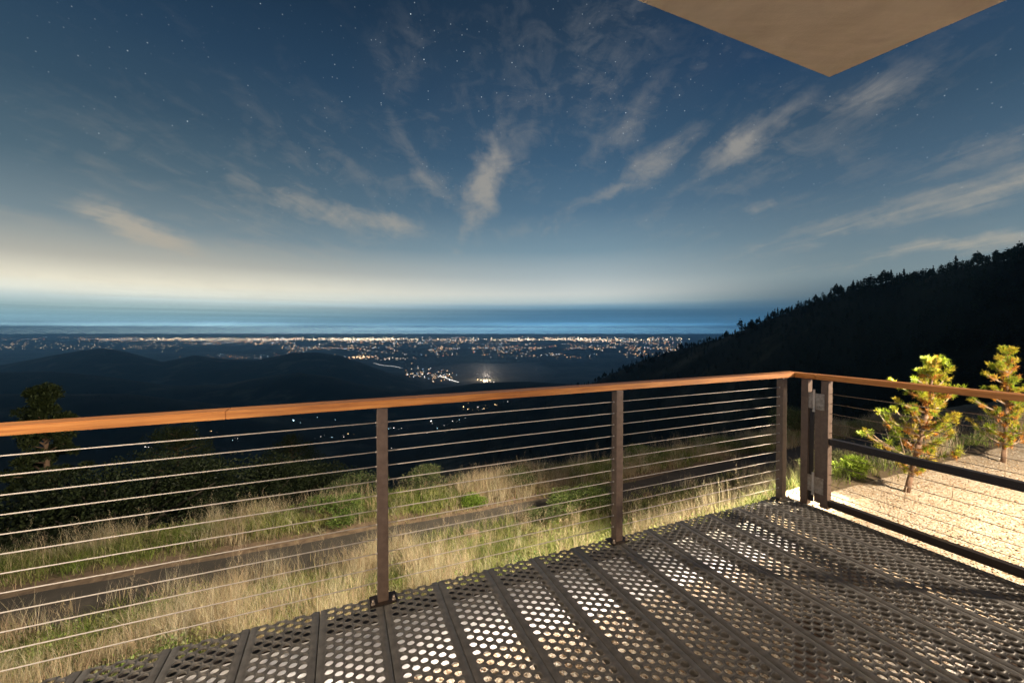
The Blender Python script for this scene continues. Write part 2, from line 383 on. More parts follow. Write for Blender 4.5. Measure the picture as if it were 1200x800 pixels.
def ribbon(name, b0f, b1f, z, mat, a0=-20, a1=46, n=220, m=6):
    V = []
    for j in range(m):
        for i in range(n):
            a = a0+(a1-a0)*i/(n-1); f = j/(m-1)
            b = b0f(a)*(1-f)+b1f(a)*f
            V.append(ab(a, b, z(a, b)))
    k = np.arange(n-1)[None, :] + (np.arange(m-1)*n)[:, None]; k = k.ravel()
    o = nmesh(name, V, np.stack([k, k+1, k+1+n, k+n], 1), mat, smooth=True); o['kind'] = 'structure'; return o
ribbon('road', lambda a: 8.1+wav(a, 1), lambda a: 9.2+wav(a, 9)*.6+.3*sstep(a, 6, 12), lambda a, b: -2.972, ROAD)
ribbon('road_shoulder', lambda a: 9.0, lambda a: 9.85+wav(a, 20)*1.4+.4*sstep(a, 6, 12), lambda a, b: -2.984+.05*max(0, b-9.4)+.02*max(0,fbm(a,b,2.)) if b > 9.25 else -2.99, SHOULDER, m=10)
# gravel yard: under the deck and to the right of the gate
def yard():
    V = []; Fq = []
    na, nb = 90, 70
    for j in range(nb):
        for i in range(na):
            a = -6+22*i/(na-1)
            edge = 2.1 if a < 3.42 else 2.78+.10*fbm(a, 1, .9)-.25*(1-sstep(a, 3.42, 4.4))
            b = -7+(edge+7)*j/(nb-1)
            V.append(ab(a, b, GV + .012*fbm(a, b, 1.3)))
    k = (np.arange(na-1)[None, :] + (np.arange(nb-1)*na)[:, None]).ravel()
    o = nmesh('gravel_yard', V, np.stack([k, k+1, k+1+na, k+na], 1), GRAVEL, smooth=True); o['kind'] = 'structure'
yard()
# loose stones on the gravel (uncountable)
def stones():
    ico = bmesh.new(); bmesh.ops.create_icosphere(ico, subdivisions=1, radius=1)
    base = np.array([v.co[:] for v in ico.verts]); fc = np.array([[v.index for v in f.verts] for f in ico.faces]); ico.free()
    n = 9000; Vs = []; Fs = []; Cs = []
    for k in range(n):
        if k < 5200: a = 3.6+random.random()**1.3*5.5; b = random.uniform(.2, 2.72)
        else: a = random.uniform(.1, 3.5); b = random.uniform(.3, 2.0)
        s = random.uniform(.004, .0095) if k < 5200 else random.uniform(.005, .012)
        sc = np.array([s*random.uniform(.8, 1.4), s*random.uniform(.8, 1.4), s*random.uniform(.5, .9)])
        p = base*(sc*RNG.uniform(.85, 1.15, (12, 1)))
        c, q = math.cos(k), math.sin(k)
        p = np.stack([p[:, 0]*c-p[:, 1]*q, p[:, 0]*q+p[:, 1]*c, p[:, 2]], 1)
        Vs.append(p + np.array(ab(a, b, GV+.012*fbm(a, b, 1.3)+s*.3))); Fs.append(fc+12*k)
        g = random.random(); col = (.62, .52, .40) if g < .4 else ((.50, .36, .22) if g < .75 else ((.30, .20, .12) if g < .9 else (.72, .68, .60)))
        Cs.append(np.tile(col, (12, 1))*random.uniform(.8, 1.1))
    tag(nmesh('gravel_stones', np.concatenate(Vs), np.concatenate(Fs), tint_mat('stone', .85), colors=np.concatenate(Cs)),
        'loose tan and brown stones scattered over the gravel', 'gravel', kind='stuff')
stones()
# concrete retaining wall at the yard's edge (its top shows through the deck's holes)
w = MB(); w.box(-6, 3.36, 2.02, 2.53, -2.2, GV+.012, .008)
o = w.build('retaining_wall', CONC); o.rotation_euler.z = ANG
tag(o, 'pale concrete retaining wall whose top shows through the deck holes along the railing', 'wall')

# ------------------------------------------------------------------ deck of perforated planks
HOLE_R = .0187; CX, CY = .020, .0245
PITCHW = .304
DB1 = 2.262
NROW = 66
def plank_mesh():
    V = []; Fq = []
    def add(vs, fs):
        o = len(V); V.extend(vs); Fq.extend([[i+o for i in f] for f in fs])
    per = []
    crn = [(CX, -CY), (CX, CY), (-CX, CY), (-CX, -CY)]
    for i in range(4):
        p, q = crn[i], crn[(i+1) % 4]
        for k in range(4): per.append((p[0]+(q[0]-p[0])*k/4, p[1]+(q[1]-p[1])*k/4))
    def cell(cx, cy, pts, closed):
        rings = []
        n = len(pts)
        def ring(f): rings.append([f(p) for p in pts])
        ring(lambda p: (cx+p[0], cy+p[1], 0))
        for rad, z in ((HOLE_R+.0013, .0004), (HOLE_R+.0005, .0022), (HOLE_R, .0016), (HOLE_R-.0004, -.008)):
            ring(lambda p, rad=rad, z=z: (cx+rad*p[0]/math.hypot(*p), cy+rad*p[1]/math.hypot(*p), z))
        vs = [v for r in rings for v in r]; fs = []
        for r in range(4):
            for i in range(n if closed else n-1):
                j = (i+1) % n
                fs.append([r*n+i, r*n+j, (r+1)*n+j, (r+1)*n+i])
        add(vs, fs)
    half = [(CX, 0), (CX, -CY*.5), (CX, -CY), (CX*.4, -CY), (-CX*.4, -CY), (-CX, -CY), (-CX, -CY*.5), (-CX, 0)]
    half = half[::-1]
    for c in range(6):
        x = -.10+.04*c
        if c % 2:
            cell(x, DB1, half, False)
            for r in range(NROW): cell(x, DB1-.049*(r+1), per, True)
        else:
            for r in range(NROW): cell(x, DB1-.0245-.049*r, per, True)
    y0 = DB1-.049*NROW
    W = PITCHW/2-.0015
    for s in (-1, 1):
        xi = s*.12; xo = s*W; xm = s*(W-.012)
        pr = [(xi, 0), (s*.1265, .0012), (s*.1345, .0012), (xm, .0), (s*(W-.002), -.0005), (xo, -.003), (xo, -.052), (s*(W-.022), -.052)]
        vs = []; fs = []
        for p in pr: vs += [(p[0], y0, p[1]), (p[0], DB1, p[1])]
        for i in range(len(pr)-1):
            q = [2*i, 2*i+1, 2*i+3, 2*i+2]; fs.append(q if s < 0 else q[::-1])
        add(vs, fs)
    # drawn buttons between the holes
    def btn(x, y, r=.0030, h=.0018):
        n = 6; vs = [(x+r*math.cos(i*math.pi/3), y+r*math.sin(i*math.pi/3), .0002) for i in range(n)] + [(x+.5*r*math.cos(i*math.pi/3), y+.5*r*math.sin(i*math.pi/3), h) for i in range(n)]
        fs = [[i, (i+1) % n, n+(i+1) % n, n+i] for i in range(n)] + [[6, 7, 8, 9], [6, 9, 10, 11]]
        add(vs, fs)
    for r in range(NROW*2-1):
        y = DB1-.0245*(r+1)
        btn(-.1305, y, .0019); btn(.1305, y, .0019)
    for c in range(6):
        x = -.10+.04*c
        for r in range(NROW-1):
            btn(x, DB1-(.049 if c % 2 == 0 else .0735)-.049*r+ 0, .0018, .0016)
    return V, Fq
pv, pf = plank_mesh()
deck = empty('deck', (0, 0, 0), ANG)
tag(deck, 'raised deck of dark perforated metal planks with round holes', 'deck')
first = None
for k in range(-11, 11):
    a = .194 + PITCHW*(k+.5)
    if first is None:
        first = nmesh('perforated_plank', np.array(pv), np.array(pf), GRATE, deck); first.location = (a, 0, 0)
    else:
        c = first.copy(); COL.objects.link(c); c.location = (a, 0, 0)
# beams under the planks
m = MB()
m.box(-3.1, 3.53, 2.150, 2.250, -.064, -.054, .002).box(-3.1, 3.53, 2.238, 2.248, -.12, -.064).build('edge_beam', DARKST, deck)
m = MB(); m.box(3.415, 3.53, -.95, 2.11, -.064, -.054, .002).box(3.46, 3.475, -.95, 2.11, -.2, -.064).build('side_beam', DARKST, deck)
m = MB(); m.box(-3.1, 3.40, .72, .82, -.064, -.054, .002).box(-3.1, 3.40, .765, .775, -.2, -.064).build('cross_beam', BRONZE, deck)
for p in ((3.2, 1.55), (2.2, 1.25), (1.55, .2)):
    m = MB(); m.box(p[0]-.06, p[0]+.06, p[1]-.06, p[1]+.06, GV, -.06, .004).build('support_post', BRONZE, deck)

# ------------------------------------------------------------------ railing
rail = empty('railing', ab(-3, 2.22, 0), ANG); rail.location = ab(0, 0, 0)
tag(rail, 'cable railing with orange wooden handrail and four brown steel posts along the left deck edge', 'railing')
CT, CB = 1.077, 1.039
NE, FE = 2.172, 2.262       # near and far edge of the long handrail
AE0, AE1 = 3.513, 3.603     # inner and outer edge of the short handrail
def prism(name, poly, z0, z1, mat, parent, bev=.0022, off=(0, 0, 0)):
    b = bmesh.new()
    vs = [b.verts.new((x, y, z0)) for x, y in poly]; f = b.faces.new(vs)
    r = bmesh.ops.extrude_face_region(b, geom=[f]); vv = [g for g in r['geom'] if isinstance(g, bmesh.types.BMVert)]
    bmesh.ops.translate(b, vec=(0, 0, z1-z0), verts=vv); bmesh.ops.recalc_face_normals(b, faces=b.faces)
    if bev: bmesh.ops.bevel(b, geom=list(b.edges), offset=bev, segments=2, affect='EDGES')
    q = MB(); q.merge(b); return q.build(name, mat, parent)
prism('handrail', [(-.4845, NE), (AE0-.0006, NE), (AE1-.0006, FE), (-.4845, FE)], CB, CT, WOOD, rail)
prism('handrail', [(-3.2, NE), (-.4850, NE), (-.4850, FE), (-3.2, FE)], CB, CT, WOOD, rail)
h = prism('handrail', [(0, AE0+.0006), (.155, AE0+.0006), (.155, AE1), (-(FE-NE), AE1)], CB-.0004, CT-.0004, WOOD, rail)
h.rotation_euler.z = -math.pi/2; h.location = (0, NE, 0)
PW = .0275
def post(a, b, z1=CB-.006, z0=0.0, parent=None, name='post', extras=True):
    m = MB()
    m.box(a-PW, a+PW, b-PW, b+PW, z0, z1, .004)
    o = m.build(name, BRONZE, parent)
    if extras:
        m = MB(); m.box(a-.045, a+.045, b-.033, b+.033, CB-.0055, CB-.001, .001)
        for s in (-1, 1): m.tube((a+s*.037, b, CB-.013), (a+s*.037, b, CB-.006), .007, n=8)
        m.build('top_plate', BRONZE, o)
        m = MB(); m.box(a-.068, a+.068, b-.05, b+.04, .0035, .012, .002)
        m.build('base_plate', DARKST, o)
        for sx in (-1, 1):
            for sy in (-.035, ):
                q = MB(); q.tube((a+sx*.052, b+sy, .012), (a+sx*.052, b+sy, .036), .0065, n=6); q.tube((a+sx*.052, b+sy, .012), (a+sx*.052, b+sy, .02), .011, n=6); q.build('bolt', STAIN, o)
    return o
PA = [-2.9, -1.345, .1947, 1.723, 3.424]
for a in PA: post(a, 2.22, parent=rail)
post(3.548, 2.097, parent=rail, extras=False)
# short run post near the hinge: thin top cap plate
for k in range(12):
    z = .103+.0773*k
    m = MB()
    for i in range(len(PA)-1):
        a0, a1 = PA[i], PA[i+1]; n = 1; sag = 0.0
        pts = [(a0+(a1-a0)*j/n, 2.22, z - sag*(1-(2*j/n-1)**2)*(1 if k % 2 else .6)) for j in range(n+1)]
        m.path(pts, [.0027]*(n+1), 8)
        for aa, s in ((a0, 1), (a1, -1)):
            m.tube((aa+s*(PW), 2.22, z), (aa+s*(PW+.006), 2.22, z), .0052, n=8)
    m.build('cable', CABLE, rail)

# ------------------------------------------------------------------ gate
GA = 3.562
gate = empty('gate', (0, 0, 0), ANG)
tag(gate, 'cable gate with wooden top rail and dark double tubes hinged beside the deck corner', 'gate')
post(GA, 1.955, z0=.012, parent=gate, name='gate_post', extras=False)
post(GA, .76, z0=.012, parent=gate, name='gate_post', extras=False)
h = prism('handrail', [(0, AE0), (1.30, AE0), (1.30, AE1), (0, AE1)], CB, CT, WOOD, gate)
h.rotation_euler.z = -math.pi/2; h.location = (0, 2.0135, 0)
for zt in (.578, .086):
    m = MB(); m.box(GA-.024, GA+.024, .79, 1.926, zt-.030, zt, .003); m.box(GA-.016, GA+.016, .79, 1.926, zt-.0545, zt-.031, .002)
    m.build('gate_tube', DARKST, gate)
for z in (.930, .852, .775, .697, .620, .452, .368, .288, .206, .130):
    m = MB(); m.path([(GA, 1.928, z), (GA, 1.36, z-.003), (GA, .788, z)], [.0023]*3, 8); m.build('cable', GCABLE, gate)
# hinges between the fixed post and the gate post
HB = 2.026
for (z0, z1) in ((.795, .925), (.118, .250)):
    m = MB()
    m.box(GA-.036, GA-.031, 1.952, 2.021, z0, z1, .001)
    m.box(GA-.036, GA-.031, 2.031, 2.100, z0+.004, z1+.004, .001)
    for bb in (1.968, 1.99, 2.062, 2.085):
        for zz in (z0+.025, z1-.025): m.tube((GA-.036, bb, zz), (GA-.040, bb, zz), .006, n=8)
    hg = m.build('hinge', STAIN, gate)
    m = MB(); m.tube((GA-.040, HB, z0-.01), (GA-.040, HB, z1+.03), .0085, n=12); m.tube((GA-.040, HB, z0-.02), (GA-.040, HB, z0-.008), .011, n=12); m.build('hinge_pin', CABLE, hg)
m = MB(); m.box(GA-.022, GA-.016, 1.985, 2.028, .04, .80, .001); m.build('gap_strip', BRONZE, gate)
m = MB(); m.box(GA-.024, GA-.018, 2.032, 2.0685, .035, .93, .001); m.build('gap_shade_bar', DARKST, gate)  # dark bar set in the gap, standing in for its shade

# ------------------------------------------------------------------ roof overhang above and the house behind
ZS = CH + 1.6
def at(x, y, Z): return ((x-600)/F*Z, Z, CH-(y-HY)/F*Z)
c0 = at(967.5, 94.5, F*1.6/(HY-94.5))
dl = Vector((CA, SA, 0)); ar = math.atan(302/F); dr = Vector((math.sin(ar), -math.cos(ar), 0))
p0 = Vector((c0[0], c0[1], 0)); p1 = p0-dl*6.2; p2 = p0+dr*5.0; p3 = p1+dr*5.0
b = bmesh.new(); vs = [b.verts.new((p.x, p.y, ZS)) for p in (p0, p2, p3, p1)]; f = b.faces.new(vs)
r = bmesh.ops.extrude_face_region(b, geom=[f]); vv = [g for g in r['geom'] if isinstance(g, bmesh.types.BMVert)]
bmesh.ops.translate(b, vec=(0, 0, .30), verts=vv); bmesh.ops.recalc_face_normals(b, faces=b.faces)
bmesh.ops.bevel(b, geom=list(b.edges), offset=.006, segments=2, affect='EDGES')
q = MB(); q.merge(b); hs = q.build('roof_overhang', STUCCO)
tag(hs, 'tan stucco underside of the roof overhang in the top right corner', 'roof')

# ------------------------------------------------------------------ grass
def blades(pos, h, w, lean, col, seg=3, nrm=None, tipw=.08):
    """pos (n,3), h,w,lean (n), col (n,3) -> curved tapering ribbons"""
    n = len(pos); th = RNG.uniform(0, 2*np.pi, n); ld = RNG.uniform(0, 2*np.pi, n)
    wx, wy = np.cos(th)*w/2, np.sin(th)*w/2; lx, ly = np.cos(ld)*lean*h, np.sin(ld)*lean*h
    V = np.zeros((n, (seg+1)*2, 3), np.float32); C = np.zeros((n, (seg+1)*2, 3), np.float32)
    for s in range(seg+1):
        t = s/seg; k = (1-t)+tipw*t; cz = pos[:, 2]+h*(t-.25*lean*t*t)
        cx = pos[:, 0]+lx*t*t; cy = pos[:, 1]+ly*t*t
        V[:, 2*s] = np.stack([cx-wx*k, cy-wy*k, cz], 1); V[:, 2*s+1] = np.stack([cx+wx*k, cy+wy*k, cz], 1)
        C[:, 2*s] = C[:, 2*s+1] = col
    base = (np.arange(n)*(seg+1)*2)[:, None]
    Fq = np.concatenate([np.stack([base[:, 0]+2*s, base[:, 0]+2*s+1, base[:, 0]+2*s+3, base[:, 0]+2*s+2], 1) for s in range(seg)])
    return V.reshape(-1, 3), Fq, C.reshape(-1, 3)
def seen(a, b):
    X, Y, _ = ab(a, b); return Y > .5 and -1.45 < X/Y < 1.55
TAN = np.array([(.46, .38, .23), (.54, .46, .30), (.40, .30, .18), (.50, .36, .24), (.58, .52, .38)])
GRN = np.array([(.13, .18, .04), (.19, .25, .05), (.25, .29, .07), (.10, .14, .03), (.31, .32, .10)])
def grass():
    Vs, Fs, Cs = [], [], []; off = 0
    def push(r):
        nonlocal off
        Vs.append(r[0]); Fs.append(r[1]+off); Cs.append(r[2]); off += len(r[0])
    P, H, Wd, Ln, C = [], [], [], [], []
    def one(a, b, h, wd, ln, c):
        X, Y, z = ab(a, b, ground(a, b)-.01); P.append((X, Y, z)); H.append(h); Wd.append(wd); Ln.append(ln); C.append(c)
    def zone(b0, b1, a0, a1, ntuft, kind):
        k = 0
        while k < ntuft:
            a = random.uniform(a0, a1); b = random.uniform(b0, b1)
            if not seen(a, b): continue
            k += 1
            g = fbm(a, b, .55, 3)+.35*fbm(a+9, b, 1.9, 2)
            if b < 8.0 and fbm(a+3, b, 1.1, 2) < -.45: continue
            Yd = ab(a, b)[1]; q = random.random()
            thr = {'near': .19, 'far': .0, 'fringe': .1}[kind]
            if g + random.gauss(0, .16) > thr:      # dry bunch
                big = g > .25 or random.random() < .12
                hh = random.uniform(.36, .72) if big else random.uniform(.14, .34)
                if kind == 'fringe': hh = random.uniform(.25, .55)
                c0 = TAN[random.randrange(5)]*random.uniform(.7, 1.1)
                n = random.randint(10, 22); r = .07 if big else .10
                for _ in range(n):
                    one(a+random.gauss(0, r), b+random.gauss(0, r), hh*random.uniform(.45, 1.1), random.uniform(.003, .007)*(1 if Yd < 9 else 1.7), random.uniform(.08, .55), c0*random.uniform(.75, 1.2)+RNG.uniform(-.02, .02, 3))
            else:
                hh = random.uniform(.07, .26)*(1.5 if kind == 'far' else 1)
                c0 = GRN[random.randrange(5)]*random.uniform(.6, 1.15)
                if random.random() < .3: c0 = (c0+TAN[random.randrange(5)])*.5
                n = random.randint(12, 24)
                for _ in range(n):
                    one(a+random.gauss(0, .10), b+random.gauss(0, .10), hh*random.uniform(.4, 1.1), random.uniform(.005, .012)*(1 if Yd < 9 else 1.5), random.uniform(.2, .9), c0*random.uniform(.7, 1.25))
    zone(2.75, 8.05, -8, 15, 13500, 'near')
    zone(9.75, 11.0, -12, 24, 4300, 'far')
    zone(10.9, 13.5, -14, 26, 1500, 'far')
    zone(8.0, 8.5, .5, 6, 420, 'near')
    zone(7.9, 8.5, -10, 22, 420, 'fringe')
    zone(9.3, 9.8, 1, 8, 160, 'fringe')
    zone(9.5, 10.0, -12, 24, 500, 'fringe')
    push(blades(np.array(P), np.array(H), np.array(Wd), np.array(Ln), np.clip(np.array(C), .01, .8)))
    o = nmesh('wild_grass', np.concatenate(Vs), np.concatenate(Fs), BLADE, colors=np.concatenate(Cs))
    tag(o, 'dry tan and green wild grass covering the slope on both sides of the road', 'grass', kind='stuff')
    # feathery seed heads on tall stalks
    P2, V2, F2, C2 = [], [], [], []; off = 0
    P, H, Wd, Ln, C = [], [], [], [], []
    k = 0
    while k < 520:
        a = random.uniform(-8, 14); b = random.choice([random.uniform(3.5, 8.2), random.uniform(5, 8.2), random.uniform(9.8, 11)])
        if not seen(a, b) or fbm(a+20, b, .7, 2) < .02: continue
        k += 1; hh = random.uniform(.45, .85); c0 = np.array((.56, .44, .30))*random.uniform(.75, 1.1)
        dx, dy = random.gauss(0, .08), random.gauss(0, .08); X, Y, z = ab(a, b, ground(a, b))
        for s in range(26):      # short awns along the upper stalk
            t = .45+.55*s/26; P.append((X+dx*t*t+random.gauss(0, .012), Y+dy*t*t+random.gauss(0, .012), z+hh*t)); H.append(random.uniform(.03, .10)); Wd.append(.0028); Ln.append(random.uniform(.3, 1.6)); C.append(c0*random.uniform(.8, 1.2))
        for s in range(3): P.append((X+random.gauss(0, .02), Y+random.gauss(0, .02), z)); H.append(hh*.95); Wd.append(.004); Ln.append(.12); C.append(c0)
    v, f, c = blades(np.array(P), np.array(H), np.array(Wd), np.array(Ln), np.clip(np.array(C), .01, .8), seg=2)
    tag(nmesh('feather_grass', v, f, BLADE, colors=c), 'tall feathery dry grass heads among the wild grass', 'grass', kind='stuff')
grass()

# ------------------------------------------------------------------ leafy plants
def leaf_cloud(n, fn, size, cols, elong=2.2):
    """n small leaves at fn() -> (point, outward dir)"""
    V = np.zeros((n, 4, 3), np.float32); C = np.zeros((n, 4, 3), np.float32)
    for i in range(n):
        p, d = fn(); p = np.array(p); s = size*random.uniform(.6, 1.3)
        ax = np.array(d)+RNG.normal(0, .6, 3); ax /= np.linalg.norm(ax)+1e-6
        sd = np.cross(ax, RNG.normal(0, 1, 3)); sd /= np.linalg.norm(sd)+1e-6
        V[i] = [p, p+ax*s*.5*elong/2+sd*s*.3, p+ax*s*elong/2, p+ax*s*.5*elong/2-sd*s*.3]
        C[i] = np.array(cols[random.randrange(len(cols))])*random.uniform(.65, 1.25)
    return V.reshape(-1, 3), np.arange(4*n).reshape(n, 4), C.reshape(-1, 3)
SHRUBG = [(.09, .15, .03), (.13, .19, .04), (.06, .10, .025), (.17, .22, .06)]
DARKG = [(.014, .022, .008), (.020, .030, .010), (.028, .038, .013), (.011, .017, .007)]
DULLG = [(.06, .09, .03), (.08, .11, .035), (.10, .115, .05), (.12, .115, .06)]
def shrub(name, a, b, r, h, n, leaf, cols, label, cat='shrub', group=None, lumps=7, z=None):
    X, Y, _ = ab(a, b); zz = ground(a, b) if z is None else z
    root = empty(name, (X, Y, zz)); tag(root, label, cat, group)
    lm = [(random.gauss(0, r*.42), random.gauss(0, r*.42), h*random.uniform(.3, .8), r*random.uniform(.35, .6)) for _ in range(lumps)]
    def fn():
        l = random.choice(lm); d = RNG.normal(0, 1, 3); d /= np.linalg.norm(d)
        rr = l[3]*random.uniform(.45, 1.08)
        p = (l[0]+d[0]*rr, l[1]+d[1]*rr, max(.01, l[2]+d[2]*rr*h/r*.55)); return p, d+np.array((0, 0, .4))
    v, f, c = leaf_cloud(n, fn, leaf, cols)
    nmesh('foliage', v, f, LEAF, root, colors=c)
    m = MB()
    for l in lm: m.path([(0, 0, -.03), (l[0]*.5, l[1]*.5, l[2]*.5), (l[0], l[1], l[2])], [.018*r/.5, .010*r/.5, .004*r/.5], 6)
    m.build('stem', DBARK if r > 1.2 else BARK, root)
    return root
def a_at(x, b, z=-2.9):
    """deck-frame a of the column x at distance b"""
    u = (x-600)/F; Y = b/(CA-SA*u); return u*Y*CA+Y*SA
shrub('green_shrub', a_at(556, 9.4), 9.45, .36, .36, 5000, .028, [(.14, .22, .03), (.19, .28, .04), (.11, .17, .03)], 'small round bright green shrub beside the far edge of the road', group=None)
shrub('leafy_shrub', a_at(672, 8.2), 8.1, .70, .8, 9000, .034, [(.10, .15, .035), (.14, .19, .05), (.17, .20, .07), (.07, .10, .03)], 'large leafy green shrub on the near edge of the road by the middle post')
shrub('leafy_shrub', a_at(636, 8.1), 8.0, .38, .5, 3500, .032, DULLG, 'low weedy shrub just left of the large leafy shrub by the middle post')
shrub('leafy_shrub', a_at(395, 10.1), 10.1, .7, .42, 6500, .035, [(.10, .16, .035), (.14, .20, .045), (.08, .12, .03)], 'spreading green shrub across the road left of the first post')
shrub('leafy_shrub', a_at(490, 11.4), 11.3, .9, .9, 6500, .038, DULLG, 'tall dull green shrub across the road right of the first post')
shrub('leafy_shrub', a_at(420, 12.3), 12.2, 1.1, .9, 6500, .04, DULLG, 'dark green shrub behind the spreading shrub across the road')
shrub('leafy_shrub', a_at(612, 10.3), 10.3, .6, .42, 5500, .038, DULLG, 'dull green shrub across the road between the first and middle posts')
shrub('leafy_shrub', a_at(765, 10.4), 10.4, .7, .5, 5500, .035, [(.13, .18, .045), (.16, .20, .06), (.10, .13, .04)], 'yellow green shrub across the road right of the middle post')
shrub('leafy_shrub', a_at(932, 10.9), 10.9, 1.0, 1.3, 9000, .045, DULLG, 'tall green shrub across the road seen between the corner posts')
shrub('leafy_shrub', a_at(840, 10.6), 10.5, .8, .45, 5500, .035, [(.13, .17, .05), (.16, .19, .07), (.10, .13, .04)], 'pale green shrub across the road left of the corner post')
shrub('yellow_green_shrub', 5.45, 2.72, .20, .24, 3000, .022, [(.26, .36, .04), (.32, .42, .06), (.20, .28, .03)], 'small vivid yellow green shrub at the gravel edge by the gate hinge', z=None)
shrub('olive_shrub', 6.3, 3.1, .50, .34, 7000, .024, [(.16, .18, .07), (.21, .22, .09), (.12, .13, .05)], 'low olive green shrub on the gravel edge behind the first young pine', z=None)
shrub('olive_shrub', 9.0, 3.3, .5, .45, 6500, .028, [(.10, .16, .04), (.14, .20, .05)], 'dark green shrub between the two young pines', z=None)
shrub('olive_shrub', 8.6, 4.3, .6, .45, 7000, .026, [(.13, .15, .07), (.16, .18, .08)], 'grey green shrub on the slope left of the first young pine', z=None)
shrub('olive_shrub', 11.3, 3.2, .6, .5, 6000, .028, [(.10, .16, .04), (.14, .20, .05)], 'green shrub behind the rightmost young pine', z=None)
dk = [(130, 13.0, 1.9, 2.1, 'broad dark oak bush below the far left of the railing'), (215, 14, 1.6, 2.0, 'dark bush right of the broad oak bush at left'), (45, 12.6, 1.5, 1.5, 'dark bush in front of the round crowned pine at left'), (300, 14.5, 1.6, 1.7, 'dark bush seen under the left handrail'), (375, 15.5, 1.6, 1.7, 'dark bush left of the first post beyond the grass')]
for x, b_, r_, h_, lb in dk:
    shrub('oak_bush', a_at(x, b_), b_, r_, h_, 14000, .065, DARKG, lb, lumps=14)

def weeds():
    Vs, Fs, Cs = [], [], []; off = 0; k = 0
    while k < 620:
        far_ = random.random() < .4
        a = random.uniform(-9, 20); b = random.uniform(9.9, 12.5) if far_ else random.uniform(3.0, 8.1)
        if not seen(a, b) or fbm(a-5, b, .6, 3) < .0: continue
        k += 1; X, Y, z = ab(a, b, ground(a, b)); r = random.uniform(.08, .30); h = random.uniform(.08, .38); base = random.choice([(.13, .19, .04), (.18, .23, .06), (.09, .13, .035), (.24, .24, .09), (.16, .17, .09)])
        def fn():
            d = RNG.normal(0, 1, 3); d /= np.linalg.norm(d); q = random.random()**.4
            return (X+d[0]*r*q, Y+d[1]*r*q, z+abs(d[2])*h*q), d+np.array((0, 0, .8))
        v, f, c = leaf_cloud(int(90+240*r), fn, .030, [base, tuple(x*1.3 for x in base)]); Vs.append(v); Fs.append(f+off); Cs.append(c); off += len(v)
    tag(nmesh('weeds', np.concatenate(Vs), np.concatenate(Fs), LEAF, colors=np.concatenate(Cs)), 'low leafy green weeds scattered through the wild grass', 'weeds', kind='stuff')
weeds()

